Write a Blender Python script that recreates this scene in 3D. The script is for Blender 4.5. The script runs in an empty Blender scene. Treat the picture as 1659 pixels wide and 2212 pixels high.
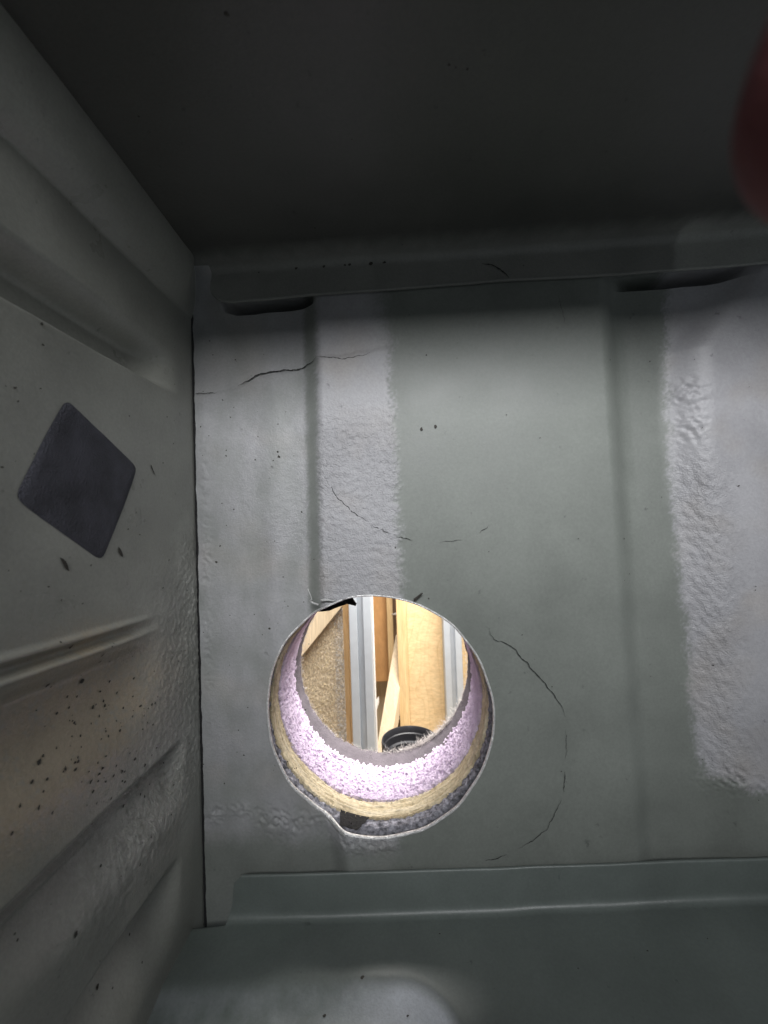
import bpy, bmesh, math, random
import numpy as np
from mathutils import Matrix, Vector

random.seed(7)
SC = bpy.context.scene
COL = SC.collection
MM = 0.001

# ------------------------------------------------------------------ camera
# World: X right, Y into the back panel, Z up, origin on the panel's valley plane (Y = 0).
F = 900.0                       # focal length of the phone's wide lens, in pixels of a 1659 x 2212 frame
CAMD = 190.0                    # mm from the lens to the panel's valleys
def _n(v):
    v = np.array(v, float); return v / np.linalg.norm(v)
_Y = _n(((870 - 829.5) / F, -(1130 - 1106) / F, -1))
_X = np.array((math.cos(math.radians(2.0)), math.sin(math.radians(2.0)), 0.0))
_X = _n(_X - _Y * _X.dot(_Y))
_Z = np.cross(_X, _Y)
ROT = np.array((_X, _Y, _Z))     # camera -> world
CAMP = np.array((0.0, -CAMD, 0.0))
cam = bpy.data.objects.new('camera', bpy.data.cameras.new('camera'))
COL.objects.link(cam)
m4 = Matrix([[*ROT[i], CAMP[i] * MM] for i in range(3)] + [[0, 0, 0, 1]])
cam.matrix_world = m4
cam.data.sensor_fit = 'HORIZONTAL'
cam.data.sensor_width = 24.0
cam.data.lens = 24.0 * F / 1659.0
cam.data.clip_start = 0.002
cam.data.clip_end = 50.0
cam.data.dof.use_dof = True
cam.data.dof.focus_distance = 0.215
cam.data.dof.aperture_fstop = 17.0
SC.camera = cam
SC.cycles.max_bounces = 8; SC.cycles.diffuse_bounces = 5; SC.cycles.glossy_bounces = 3

# ------------------------------------------------------------------ light
W = bpy.data.worlds.new('World'); SC.world = W; W.use_nodes = True
W.node_tree.nodes['Background'].inputs[0].default_value = (0.85, 0.93, 1.0, 1)
W.node_tree.nodes['Background'].inputs[1].default_value = 0.14
def area(name, loc, target, sx, sy, power, color, spread=180):
    l = bpy.data.lights.new(name, 'AREA'); l.shape = 'RECTANGLE'
    l.size = sx; l.size_y = sy; l.energy = power; l.color = color; l.spread = math.radians(spread)
    o = bpy.data.objects.new(name, l); COL.objects.link(o)
    o.location = loc
    o.rotation_euler = (Vector(target) - Vector(loc)).to_track_quat('-Z', 'Y').to_euler()
    return o
area('workshop_light', (0.07, -0.52, 0.252), (0.03, 0, 0.03), 0.36, 0.12, 0.36, (0.97, 0.98, 1.0), 45)
area('room_light', (0.10, 0.24, 0.22), (0.02, 0.42, -0.22), 0.50, 0.30, 11.8, (1.0, 0.97, 0.93))
SC.view_settings.view_transform = 'Standard'
SC.view_settings.look = 'None'
SC.view_settings.exposure = 0.0
SC.view_settings.gamma = 1.0

# ------------------------------------------------------------------ measuring helpers (mm)
def ray(u, v):
    return ROT @ np.array(((u - 829.5) / F, -(v - 1106) / F, -1.0))
def onY(u, v, y=0.0):
    d = ray(u, v); return CAMP + d * ((y - CAMP[1]) / d[1])
def onX(u, v, x):
    d = ray(u, v); return CAMP + d * (x / d[0])
def onZ(u, v, z):
    d = ray(u, v); return CAMP + d * (z / d[2])
def crop(cx, cy, D):              # close-up of the hole -> point D mm from the lens plane
    return onY(530.9 + cx * 0.36, 1227.7 + cy * 0.36, D - CAMD)
def sst(a, b, x):
    t = np.clip((np.asarray(x, float) - a) / (b - a), 0, 1); return t * t * (3 - 2 * t)

# ------------------------------------------------------------------ noise
def _hash(ix, iy, s):
    h = (ix.astype(np.int64) * 374761393 + iy.astype(np.int64) * 668265263 + s * 1442695041) & 0xFFFFFFFF
    h = ((h ^ (h >> 13)) * 1274126177) & 0xFFFFFFFF
    return ((h ^ (h >> 16)) & 0xFFFFFF) / float(0xFFFFFF)
def pn(x, y, s=0):
    x = np.asarray(x, float); y = np.asarray(y, float)
    ix = np.floor(x); iy = np.floor(y); fx = x - ix; fy = y - iy
    def g(dx, dy):
        a = _hash(ix + dx, iy + dy, s) * 2 * np.pi
        return np.cos(a) * (fx - dx) + np.sin(a) * (fy - dy)
    ux = fx ** 3 * (fx * (fx * 6 - 15) + 10); uy = fy ** 3 * (fy * (fy * 6 - 15) + 10)
    a = g(0, 0) * (1 - ux) + g(1, 0) * ux; b = g(0, 1) * (1 - ux) + g(1, 1) * ux
    return (a * (1 - uy) + b * uy) * 1.5
def fbm(x, y, s=0, o=4):
    r = 0; a = 1.0
    for i in range(o):
        r = r + a * pn(x * 2 ** i, y * 2 ** i, s + i * 17); a *= 0.5
    return r

# ------------------------------------------------------------------ materials
def nodes(name):
    m = bpy.data.materials.new(name); m.use_nodes = True
    nt = m.node_tree; b = nt.nodes['Principled BSDF']
    return m, nt, b
def N(nt, t, **kw):
    n = nt.nodes.new(t)
    for k, v in kw.items():
        if k.startswith('_'): n.inputs[int(k[1:])].default_value = v
        else: setattr(n, k, v)
    return n
def mix(nt, fac, a, b, mode='MIX'):
    n = nt.nodes.new('ShaderNodeMix'); n.data_type = 'RGBA'; n.blend_type = mode
    for s, v in ((0, fac), (6, a), (7, b)):
        if hasattr(v, 'is_output'): nt.links.new(v, n.inputs[s])
        elif isinstance(v, (int, float)): n.inputs[s].default_value = v
        else: n.inputs[s].default_value = (*v, 1)
    return n.outputs[2]
def ramp(nt, src, stops):
    r = nt.nodes.new('ShaderNodeValToRGB'); e = r.color_ramp.elements
    while len(e) < len(stops): e.new(0.5)
    for el, (p, c) in zip(e, stops):
        el.position = p; el.color = (*c, 1) if not isinstance(c, (int, float)) else (c, c, c, 1)
    nt.links.new(src, r.inputs[0]); return r.outputs[0]
def coords(nt, scale=(1, 1, 1), rot=(0, 0, 0)):
    t = N(nt, 'ShaderNodeTexCoord'); mp = N(nt, 'ShaderNodeMapping')
    mp.inputs['Scale'].default_value = scale; mp.inputs['Rotation'].default_value = rot
    nt.links.new(t.outputs['Object'], mp.inputs[0]); return mp.outputs[0]
def noise(nt, vec, scale, detail=4, rough=0.55, dist=0.0):
    n = N(nt, 'ShaderNodeTexNoise'); n.inputs['Scale'].default_value = scale
    n.inputs['Detail'].default_value = detail; n.inputs['Roughness'].default_value = rough
    n.inputs['Distortion'].default_value = dist
    nt.links.new(vec, n.inputs['Vector']); return n.outputs[0]
def bump(nt, b, h, dist, strength=1.0):
    n = N(nt, 'ShaderNodeBump'); n.inputs['Distance'].default_value = dist
    if hasattr(strength, 'is_output'): nt.links.new(strength, n.inputs['Strength'])
    else: n.inputs['Strength'].default_value = strength
    nt.links.new(h, n.inputs['Height']); nt.links.new(n.outputs[0], b.inputs['Normal'])
def attr(nt, name):
    return N(nt, 'ShaderNodeAttribute', attribute_name=name).outputs['Fac']

def mat_paint(name, olive, coat, tan=(0.33, 0.27, 0.19), r_olive=0.34, r_coat=0.55):
    m, nt, b = nodes(name); v = coords(nt)
    big = noise(nt, v, 28, 4, 0.6); fine = noise(nt, v, 900, 3, 0.6); spot = noise(nt, v, 210, 5, 0.65)
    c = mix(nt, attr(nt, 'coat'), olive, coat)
    c = mix(nt, attr(nt, 'stain'), c, tan)
    c = mix(nt, 1.0, c, ramp(nt, big, [(0.3, 0.84), (0.7, 1.1)]), 'MULTIPLY')
    c = mix(nt, 1.0, c, ramp(nt, fine, [(0.3, 0.92), (0.7, 1.06)]), 'MULTIPLY')
    c = mix(nt, 1.0, c, ramp(nt, spot, [(0.24, 0.55), (0.34, 1.0)]), 'MULTIPLY')
    nt.links.new(c, b.inputs['Base Color'])
    rr = mix(nt, attr(nt, 'coat'), (r_olive,) * 3, (r_coat,) * 3)
    rr = mix(nt, 1.0, rr, ramp(nt, big, [(0.3, 0.9), (0.7, 1.15)]), 'MULTIPLY')
    nt.links.new(rr, b.inputs['Roughness'])
    h = mix(nt, 0.5, noise(nt, v, 520, 3, 0.5, 0.6), noise(nt, v, 1500, 2, 0.5))
    bump(nt, b, h, 0.0011, attr(nt, 'grit'))
    return m
def mat_simple(name, col, rough=0.5, metal=0.0, scale=300, var=0.18, bmp=0.0, bscale=None, dark=None):
    m, nt, b = nodes(name); v = coords(nt)
    n = noise(nt, v, scale, 5, 0.6)
    lo = dark if dark else tuple(c * (1 - var) for c in col); hi = tuple(min(1, c * (1 + var)) for c in col)
    nt.links.new(ramp(nt, n, [(0.3, lo), (0.7, hi)]), b.inputs['Base Color'])
    b.inputs['Roughness'].default_value = rough; b.inputs['Metallic'].default_value = metal
    if bmp: bump(nt, b, noise(nt, v, bscale or scale * 2, 4, 0.6), bmp)
    return m
def mat_wood(name, lo, hi, scale=(60, 60, 5), knot=False, rot=(0, 0, 0), rough=0.55, bmp=0.0004):
    m, nt, b = nodes(name)
    v = coords(nt, scale, rot); n = noise(nt, v, 1.6, 6, 0.6, 1.2)
    v2 = coords(nt, tuple(s * 9 for s in scale), rot); f = noise(nt, v2, 1.0, 4, 0.6)
    c = ramp(nt, n, [(0.32, lo), (0.52, tuple((a + d) / 2 for a, d in zip(lo, hi))), (0.7, hi)])
    c = mix(nt, 1.0, c, ramp(nt, f, [(0.3, 0.82), (0.7, 1.06)]), 'MULTIPLY')
    if knot:
        g = noise(nt, coords(nt, (11, 11, 4.2), rot), 1.0, 2, 0.45, 0.7)
        mm_ = N(nt, 'ShaderNodeMath', operation='MULTIPLY'); nt.links.new(g, mm_.inputs[0]); mm_.inputs[1].default_value = 17.0
        fr = N(nt, 'ShaderNodeMath', operation='FRACT'); nt.links.new(mm_.outputs[0], fr.inputs[0])
        c = mix(nt, 1.0, c, ramp(nt, fr.outputs[0], [(0.0, (0.86, 0.81, 0.73)), (0.12, (0.98, 0.97, 0.96)), (0.8, (1, 1, 1))]), 'MULTIPLY')
    nt.links.new(c, b.inputs['Base Color']); b.inputs['Roughness'].default_value = rough
    bump(nt, b, f, bmp)
    return m

M = {}
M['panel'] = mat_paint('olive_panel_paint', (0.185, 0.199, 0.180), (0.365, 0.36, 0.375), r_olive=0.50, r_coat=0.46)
M['side'] = mat_paint('side_panel_paint', (0.280, 0.282, 0.252), (0.50, 0.495, 0.465), tan=(0.36, 0.30, 0.215), r_olive=0.29)
M['member'] = mat_paint('cross_member_paint', (0.145, 0.168, 0.156), (0.58, 0.61, 0.65), r_olive=0.36)  # second colour paints the pool of light on the shelf
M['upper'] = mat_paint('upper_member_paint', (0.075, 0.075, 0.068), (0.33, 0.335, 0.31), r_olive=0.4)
M['crack'] = mat_simple('crack_black', (0.025, 0.025, 0.023), 0.8)
M['speck'] = mat_simple('dirt_black', (0.04, 0.036, 0.030), 0.8)
M['cut_metal'] = mat_simple('cut_metal', (0.70, 0.69, 0.68), 0.34, 0.45, 700, 0.3, 0.0005, 900)
M['pad'] = mat_simple('navy_foam_pad', (0.056, 0.056, 0.070), 0.85, 0, 70, 0.45, 0.0006, 1500)
M['deaden'] = mat_simple('grey_black_felt', (0.36, 0.355, 0.40), 0.9, 0, 420, 0.5, 0.0015, 700, dark=(0.05, 0.05, 0.055))
M['foam'] = mat_simple('lilac_foam', (0.64, 0.53, 0.67), 0.75, 0, 200, 0.10, 0.0008, 900)
M['felt'] = mat_simple('grey_felt', (0.115, 0.10, 0.112), 0.95, 0, 160, 0.2, 0.0006, 1200)
M['fluff'] = mat_simple('pale_fluff', (0.52, 0.48, 0.46), 0.95, 0, 300, 0.3)
M['fibre'] = mat_simple('pale_fibre', (0.45, 0.45, 0.44), 0.7, 0, 300, 0.2)
M['black'] = mat_simple('membrane_shade_black', (0.008, 0.0075, 0.008), 0.85, 0, 400, 0.5, 0.0008, 900)  # also paints the shade in the corner seam and the hole gap
M['tube'] = mat_simple('black_plastic', (0.022, 0.022, 0.025), 0.35, 0, 200, 0.25, 0.0001, 900)
M['alu'] = mat_simple('anodised_aluminium', (0.53, 0.57, 0.61), 0.42, 0.45, 60, 0.05, 0.0001, 1500)
M['white'] = mat_simple('white_plastic', (0.82, 0.80, 0.76), 0.5, 0, 200, 0.05)
M['carpet'] = mat_simple('beige_carpet', (0.62, 0.52, 0.38), 0.95, 0, 330, 0.3, 0.002, 600)
M['pile'] = mat_simple('carpet_pile', (0.78, 0.66, 0.47), 0.85, 0, 250, 0.35)
M['pile_grey'] = mat_simple('carpet_pile_grey', (0.62, 0.60, 0.58), 0.85, 0, 250, 0.3)
M['cream'] = mat_wood('cream_pine', (0.70, 0.55, 0.36), (0.82, 0.68, 0.48))
M['strip'] = mat_wood('strip_pine', (0.50, 0.30, 0.13), (0.72, 0.50, 0.27))
M['orange'] = mat_wood('orange_board', (0.52, 0.27, 0.10), (0.60, 0.33, 0.135), (12, 12, 5))
M['pine'] = mat_wood('pale_pine', (0.62, 0.42, 0.20), (0.76, 0.56, 0.30))
M['ply'] = mat_wood('plywood_face', (0.64, 0.46, 0.25), (0.75, 0.57, 0.33), (14, 14, 30), knot=True)
M['brown'] = mat_wood('dark_board', (0.20, 0.12, 0.07), (0.32, 0.21, 0.12))
M['floor'] = mat_wood('floor_board', (0.40, 0.27, 0.14), (0.52, 0.37, 0.2))
m, nt, b = nodes('plywood_edge')
v = coords(nt, (25, 900, 25)); n1 = noise(nt, v, 1.0, 5, 0.65); n2 = noise(nt, coords(nt), 500, 4, 0.6)
c = ramp(nt, n1, [(0.28, (0.36, 0.27, 0.16)), (0.45, (0.66, 0.55, 0.36)), (0.7, (0.80, 0.71, 0.54))])
c = mix(nt, 1.0, c, ramp(nt, n2, [(0.3, 0.75), (0.65, 1.05)]), 'MULTIPLY')
nt.links.new(c, b.inputs['Base Color']); b.inputs['Roughness'].default_value = 0.8; bump(nt, b, n1, 0.0008)
M['ply_edge'] = m
m, nt, b = nodes('skin')
n1 = noise(nt, coords(nt), 160, 4, 0.6)
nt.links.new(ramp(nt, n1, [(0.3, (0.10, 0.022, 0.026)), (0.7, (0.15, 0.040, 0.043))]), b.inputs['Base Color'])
b.inputs['Roughness'].default_value = 0.75; b.inputs['Subsurface Weight'].default_value = 0.25
b.inputs['Subsurface Radius'].default_value = (0.004, 0.0012, 0.0006); b.inputs['Subsurface Scale'].default_value = 1.0
bump(nt, b, noise(nt, coords(nt), 1500, 3), 0.0002)
M['skin'] = m
M['nail'] = mat_simple('nail', (0.50, 0.26, 0.23), 0.3)

# ------------------------------------------------------------------ object helpers (vertices in mm, world)
WORLD = {}
def make(name, V, Fc, mat, parent=None, base=None, smooth=True, label=None, cat=None, group=None, kind=None, attrs=None):
    V = np.asarray(V, float).reshape(-1, 3)
    if parent is not None: o0 = WORLD[parent.name]
    elif base is not None: o0 = np.asarray(base, float)
    else: o0 = np.array(((V[:, 0].min() + V[:, 0].max()) / 2, (V[:, 1].min() + V[:, 1].max()) / 2, V[:, 2].min()))
    P = (V - o0) * MM
    me = bpy.data.meshes.new(name)
    if isinstance(Fc, np.ndarray):
        n, k = Fc.shape
        me.vertices.add(len(P)); me.vertices.foreach_set('co', P.ravel())
        me.loops.add(n * k); me.loops.foreach_set('vertex_index', Fc.astype(np.int32).ravel())
        me.polygons.add(n); me.polygons.foreach_set('loop_start', np.arange(0, n * k, k, dtype=np.int32))
        me.update(calc_edges=True)
    else:
        me.from_pydata(P.tolist(), [], [list(f) for f in Fc]); me.update()
    me.polygons.foreach_set('use_smooth', [smooth] * len(me.polygons))
    for k, a in (attrs or {}).items():
        at = me.attributes.new(k, 'FLOAT', 'POINT'); at.data.foreach_set('value', np.asarray(a, np.float32).ravel())
    me.validate()
    me.materials.append(M[mat])
    o = bpy.data.objects.new(name, me); COL.objects.link(o)
    if parent is not None: o.parent = parent; WORLD[o.name] = o0
    else: o.location = o0 * MM; WORLD[o.name] = o0
    for k, val in (('label', label), ('category', cat), ('group', group), ('kind', kind)):
        if val: o[k] = val
    return o
def quads(nr, nc, wrap=False):
    i = np.arange(nr - 1)[:, None]; j = np.arange(nc if wrap else nc - 1)[None, :]
    j2 = (j + 1) % nc
    a = i * nc + j; bq = i * nc + j2; c = (i + 1) * nc + j2; d = (i + 1) * nc + j
    return np.stack([a, bq, c, d], -1).reshape(-1, 4)
def tube(path, rad, seg=6, cap=True):
    path = [np.asarray(p, float) for p in path]; n = len(path)
    rad = [rad] * n if np.isscalar(rad) else rad
    V = []; up = np.array((0.3, 0.9, 0.31))
    for i in range(n):
        t = _n(path[min(i + 1, n - 1)] - path[max(i - 1, 0)])
        a = _n(np.cross(t, up)); b2 = np.cross(t, a)
        for k in range(seg):
            th = 2 * math.pi * k / seg
            V.append(path[i] + rad[i] * (math.cos(th) * a + math.sin(th) * b2))
    Fc = [tuple(q) for q in quads(n, seg, True)]
    if cap: Fc += [tuple(range(seg))[::-1], tuple(range((n - 1) * seg, n * seg))]
    return V, Fc
def board(name, a, b2, wv, tv, mat, bev=0.6, **kw):
    """a box from a to b2 (its long axis), spanned by wv and tv (full vectors, from the a corner)"""
    a, b2, wv, tv = (np.asarray(x, float) for x in (a, b2, wv, tv))
    bm = bmesh.new(); vs = [bm.verts.new(a + (b2 - a) * i + wv * j + tv * k) for i in (0, 1) for j in (0, 1) for k in (0, 1)]
    for f in ((0, 1, 3, 2), (4, 6, 7, 5), (0, 4, 5, 1), (2, 3, 7, 6), (0, 2, 6, 4), (1, 5, 7, 3)):
        bm.faces.new([vs[i] for i in f])
    bmesh.ops.recalc_face_normals(bm, faces=bm.faces)
    bmesh.ops.bevel(bm, geom=bm.edges[:] , offset=bev, segments=2, affect='EDGES')
    bm.verts.index_update()
    V = [v.co[:] for v in bm.verts]; Fc = [[v.index for v in f.verts] for f in bm.faces]; bm.free()
    return make(name, V, Fc, mat, smooth=False, **kw)

# ------------------------------------------------------------------ back panel
PH = 6.0                                             # plateau height above the valleys, mm
def line(pts, y):                                    # pixel polyline -> x as a function of z on the plane Y = y
    P = sorted([(onY(u, v, y)[2], onY(u, v, y)[0]) for u, v in pts])
    zz = np.array([p[0] for p in P]); xx = np.array([p[1] for p in P])
    return lambda z: np.interp(z, zz, xx)
fl_left = line([(664, 560), (672, 700), (676, 900), (682, 1290), (706, 1600), (738, 1890)], -3)
fl_right = line([(1306, 560), (1320, 720), (1345, 1100), (1362, 1400), (1384, 1700), (1396, 1900)], -3)
fl_far = line([(1640, 540), (1570, 640), (1500, 750), (1500, 880), (1512, 1100), (1534, 1400), (1556, 1640), (1575, 1760), (1590, 1900)], -3)
HC = onY(814, 1541, -4)                              # hole centre
HRX, HRZ = 50.4, 52.4
def hole_r(th):
    return 1 + 0.006 * np.sin(3 * th + 1) + 0.004 * np.sin(7 * th + 2) + 0.0035 * np.sin(17 * th) * np.sin(2 * th + .4)
def blob(x, z, u, v, ru, rv):
    p = onY(u, v, -3); s = CAMD / F
    return np.exp(-(((x - p[0]) / (ru * s)) ** 2 + ((z - p[2]) / (rv * s)) ** 2))
def hb(x, z, detail=True):
    x = np.asarray(x, float); z = np.asarray(z, float)
    pl = sst(-5.4, 5.4, x - fl_left(z)) * (1 - sst(-6.0, 6.0, x - fl_right(z)))
    pr = sst(-9.0, 9.0, x - fl_far(z))
    h = np.maximum(PH * pl, 4.0 * pr)
    h = h + 0.3 * fbm(x / 60, z / 60, 3, 2) + 1.5 * np.exp(-((x - fl_left(z) + 19) / 7.0) ** 2) * (1 - sst(-60, 40, z - 60))
    h = h - 3.0 * sst(-5, 10, x - fl_right(z)) * (1 - sst(-13, 4, x - fl_far(z))) * sst(-50, 50, z)
    return h
def coat_shade_mask(x, z):
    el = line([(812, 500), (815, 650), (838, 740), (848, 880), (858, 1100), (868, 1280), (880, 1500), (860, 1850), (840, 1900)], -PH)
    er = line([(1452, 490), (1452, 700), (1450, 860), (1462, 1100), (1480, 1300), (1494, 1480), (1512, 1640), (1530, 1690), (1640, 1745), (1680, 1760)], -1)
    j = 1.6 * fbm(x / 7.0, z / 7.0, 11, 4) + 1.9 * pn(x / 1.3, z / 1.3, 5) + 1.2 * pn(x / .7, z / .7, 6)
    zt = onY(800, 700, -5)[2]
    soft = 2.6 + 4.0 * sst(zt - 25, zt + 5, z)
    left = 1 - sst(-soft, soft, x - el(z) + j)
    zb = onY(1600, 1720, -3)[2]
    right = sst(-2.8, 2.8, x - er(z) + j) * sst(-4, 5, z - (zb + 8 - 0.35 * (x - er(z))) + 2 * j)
    # left colour darkened below the sealer bead to paint in the shade
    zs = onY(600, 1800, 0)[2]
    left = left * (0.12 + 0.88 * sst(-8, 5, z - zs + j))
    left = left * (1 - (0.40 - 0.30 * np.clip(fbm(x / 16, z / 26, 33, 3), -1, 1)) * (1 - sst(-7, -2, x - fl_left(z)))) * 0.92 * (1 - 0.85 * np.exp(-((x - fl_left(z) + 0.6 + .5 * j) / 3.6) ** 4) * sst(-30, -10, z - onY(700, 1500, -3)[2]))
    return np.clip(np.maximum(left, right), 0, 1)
step = 0.6
xs = np.arange(-101.0, 236.0, step); zs_ = np.arange(-206.0, 136.0, step)
X, Z = np.meshgrid(xs, zs_)
H = hb(X, Z)
coat = coat_shade_mask(X, Z)
grit = 0.05 + 0.10 * coat
ztxt = onY(770, 930, -PH)[2]
g1 = coat * (1 - sst(-6, 18, Z - ztxt)) * sst(-2, 4, X - fl_left(Z)) * (X < 40)
g2 = coat * 0.8 * blob(X, Z, 600, 1090, 120, 190)
g3 = coat * np.exp(-((X - fl_far(Z) - 2) / 13.0) ** 2) * (1 - sst(-10, 10, Z - onY(1500, 1000, 0)[2])) 
g4 = coat * 0.5 * blob(X, Z, 470, 1500, 50, 260)
grit = np.clip(grit + 0.75 * g1 + 0.7 * g2 + 0.6 * g3 + g4, 0, 1)
H = H + g1 * 0.34 * fbm(X / 2.8, Z / 2.8, 21, 3) + g2 * 0.2 * fbm(X / 3.0, Z / 3.0, 22, 3)
H = H + g3 * 0.48 * fbm((X + .6 * Z) / 3.0, (Z - .6 * X) / 6.5, 23, 3)
# raised seam sealer worms
def ridged(x, z, s): return 1 - np.abs(fbm(x, z, s, 3))
sealer = np.zeros_like(X)
for (u, v, ru, rv, amp) in ((458, 1770, 16, 16, 1.6), (520, 1758, 40, 12, 1.0), (600, 1782, 50, 24, 1.8), (690, 1775, 36, 16, 1.2),
                            (775, 1812, 50, 18, 1.6), (835, 1812, 34, 14, 1.1), (1496, 845, 26, 22, 2.0), (1500, 920, 22, 40, .9),
                            (1590, 1690, 60, 22, 1.3), (700, 1150, 9, 150, .7), (440, 1250, 12, 330, .5)):
    bl = blob(X, Z, u, v, ru, rv); sealer = np.maximum(sealer, bl)
    H = H + amp * bl * (ridged(X / 4.2 + Z / 9, Z / 3.6, 31) - 0.45) * 1.3
# the coating's crack edge at the top left: lower side stands a little proud
ck = line([(900, 760)], 0)
zc = np.interp(X, [onY(u, v, -3)[0] for u, v in ((415, 852), (515, 832), (560, 808), (640, 795), (690, 777), (800, 765), (830, 758))],
               [onY(u, v, -3)[2] for u, v in ((415, 852), (515, 832), (560, 808), (640, 795), (690, 777), (800, 765), (830, 758))])
H = H + 0.45 * coat * (X < fl_right(Z) - 40) * (1 - sst(-0.7, 0.7, Z - zc - 0.8 * fbm(X / 4, Z / 9, 41, 2)))
XL = onY(424, 1150, 0)[0]
YF = -PH - 1.6
def pol(pts, y):
    P = sorted([(onY(u, v, y)[0], onY(u, v, y)[2]) for u, v in pts])
    xx = np.array([p[0] for p in P]); z2 = np.array([p[1] for p in P])
    return lambda x: np.interp(x, xx, z2) + 0 * x
z_lo = pol([(440, 620), (470, 648), (500, 655), (680, 638), (830, 628), (1050, 610), (1350, 594), (1620, 572), (1700, 566), (1900, 550)], YF)
zsl = z_lo(X)
slot = sst(-1.9, -0.5, Z - zsl) * (1 - sst(3.0, 5.0, Z - zsl))
xa, xb = onY(474, 650, 0)[0], onY(672, 640, 0)[0]; xc, xd = onY(1350, 600, 0)[0], onY(1615, 575, 0)[0]
slot = slot * np.maximum(sst(xa, xa + 9, X) * (1 - sst(xb - 3, xb + 3, X)), sst(xc - 6, xc + 16, X) * (1 - sst(xd - 10, xd + 3, X)))
H = np.where(slot > 0.01, H - 14.0 * slot, H)
stain = 0.25 * np.clip(fbm(X / 30, Z / 30, 51, 3), 0, 1) * coat
# hole: drop faces, pull the border onto the cut
ang = np.arctan2((Z - HC[2]) / HRZ, (X - HC[0]) / HRX)
rn = np.hypot((X - HC[0]) / HRX, (Z - HC[2]) / HRZ) / hole_r(ang)
q = quads(*X.shape)
inside = (rn < 1).ravel()
gapl = XL + 0.8 + 0.5 * fbm(Z / 14, Z * 0, 44, 3)
gapx = (X < gapl).ravel()
keep = ~inside[q].all(axis=1) & ~gapx[q].all(axis=1)
q = q[keep]
used = np.zeros(X.size, bool); used[q.ravel()] = True
pull = used & inside
Xf, Zf, Hf = X.ravel().copy(), Z.ravel().copy(), H.ravel().copy()
Xf[gapx] = gapl.ravel()[gapx]
s = 1 / rn.ravel()[pull]
Xf[pull] = HC[0] + (Xf[pull] - HC[0]) * s; Zf[pull] = HC[2] + (Zf[pull] - HC[2]) * s
V = np.stack([Xf, -Hf, Zf], -1)
remap = -np.ones(X.size, int); remap[used] = np.arange(used.sum())
A = lambda a: np.asarray(a).ravel()[used]
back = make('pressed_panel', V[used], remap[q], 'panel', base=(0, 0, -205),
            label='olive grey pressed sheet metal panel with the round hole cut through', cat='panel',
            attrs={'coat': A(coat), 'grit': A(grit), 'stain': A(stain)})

# cut edge of the hole: bare metal lip following the pressing
nT = 420; V = []
for i in range(nT):
    th = 2 * math.pi * i / nT
    r = float(hole_r(np.array(th)))
    x0 = HC[0] + HRX * r * math.cos(th); z0 = HC[2] + HRZ * r * math.sin(th)
    h = float(hb(x0, z0))
    down = max(0, -math.sin(th)) 
    rag = 0.25 + 0.35 * abs(float(fbm(np.array(i * 0.09), np.array(2.0), 61, 3)))
    wid = 0.45 + 0.5 * down * rag + (1.1 * math.exp(-((th - 4.35) / 0.40) ** 2))
    c, s_ = math.cos(th), math.sin(th)
    for dr, dy in ((wid, -h - 0.12), (wid * 0.35, -h - 0.5 - 0.5 * rag), (-0.35 - 0.3 * rag, -h - 0.35), (-0.45, -h + 0.5), (0.0, -h + 1.4), (wid, -h + 1.3)):
        V.append((x0 + dr * c, dy, z0 + dr * s_))
Fc = [((i * 6 + k), (i * 6 + (k + 1) % 6), ((i + 1) % nT * 6 + (k + 1) % 6), ((i + 1) % nT * 6 + k)) for i in range(nT) for k in range(6)]
make('hole_rim', V, Fc, 'cut_metal', parent=back, label='bright bare metal cut edge of the hole')

def ribbon(pts, wid, surf, jag=0.5, stepmm=0.8, seed=0):
    rs = random.Random(seed); P = [np.asarray(p, float) for p in pts]; out = []
    for a, b2 in zip(P[:-1], P[1:]):
        n = max(1, int(np.linalg.norm(b2 - a) / stepmm))
        out += [a + (b2 - a) * i / n for i in range(n)]
    out.append(P[-1]); V = []; n = len(out)
    ph = rs.random() * 50
    for i, p in enumerate(out):
        t = out[min(i + 1, n - 1)] - out[max(i - 1, 0)]; t = t / (np.linalg.norm(t) + 1e-9)
        nn = np.array((-t[1], t[0]))
        j = jag * float(fbm(np.array(i * .22 + ph), np.array(ph), 71 + seed, 3))
        w = wid * min(1, 4 * i / n + .15, 4 * (n - 1 - i) / n + .15) * (0.5 + rs.random() * .8)
        for sgn in (-1, 1):
            V.append(surf(*(p + nn * (j + sgn * w / 2))))
    return V, [(2 * i, 2 * i + 1, 2 * i + 3, 2 * i + 2) for i in range(n - 1)]
def on_back(x, z):
    return (x, -float(hb(x, z)) - 0.5, z)
cracks = [([(513, 832), (560, 808), (600, 800), (645, 797), (690, 779)], .9), ([(690, 779), (745, 776), (800, 764)], .5), ([(415, 850), (470, 846)], .45),
          ([(705, 1035), (725, 1070), (760, 1105), (797, 1128)], .55), ([(802, 1133), (822, 1144), (856, 1158)], .55), ([(856, 1158), (875, 1164), (893, 1165)], .35),
          ([(950, 1170), (1000, 1165)], .25), ([(1035, 1150), (1056, 1135)], .4),
          ([(1052, 1352), (1066, 1380), (1088, 1388), (1110, 1400), (1150, 1447), (1195, 1497), (1216, 1530), (1222, 1548)], .6),
          ([(1222, 1575), (1223, 1640)], .25), ([(1221, 1665), (1216, 1710)], .4), ([(1212, 1725), (1196, 1758), (1180, 1790), (1150, 1815), (1120, 1832)], .4),
          ([(1095, 1845), (1075, 1852), (1048, 1858)], .55), ([(1205, 640), (1220, 700)], .25)]
for i, (pts, w) in enumerate(cracks):
    P = [onY(u, v, -6 if u > 690 else -1)[[0, 2]] for u, v in pts]
    Vv, Fc = ribbon(P, w * .62, on_back, 0.45, 0.6, i)
    make('crack', Vv, Fc, 'crack', parent=back, smooth=False)

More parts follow.
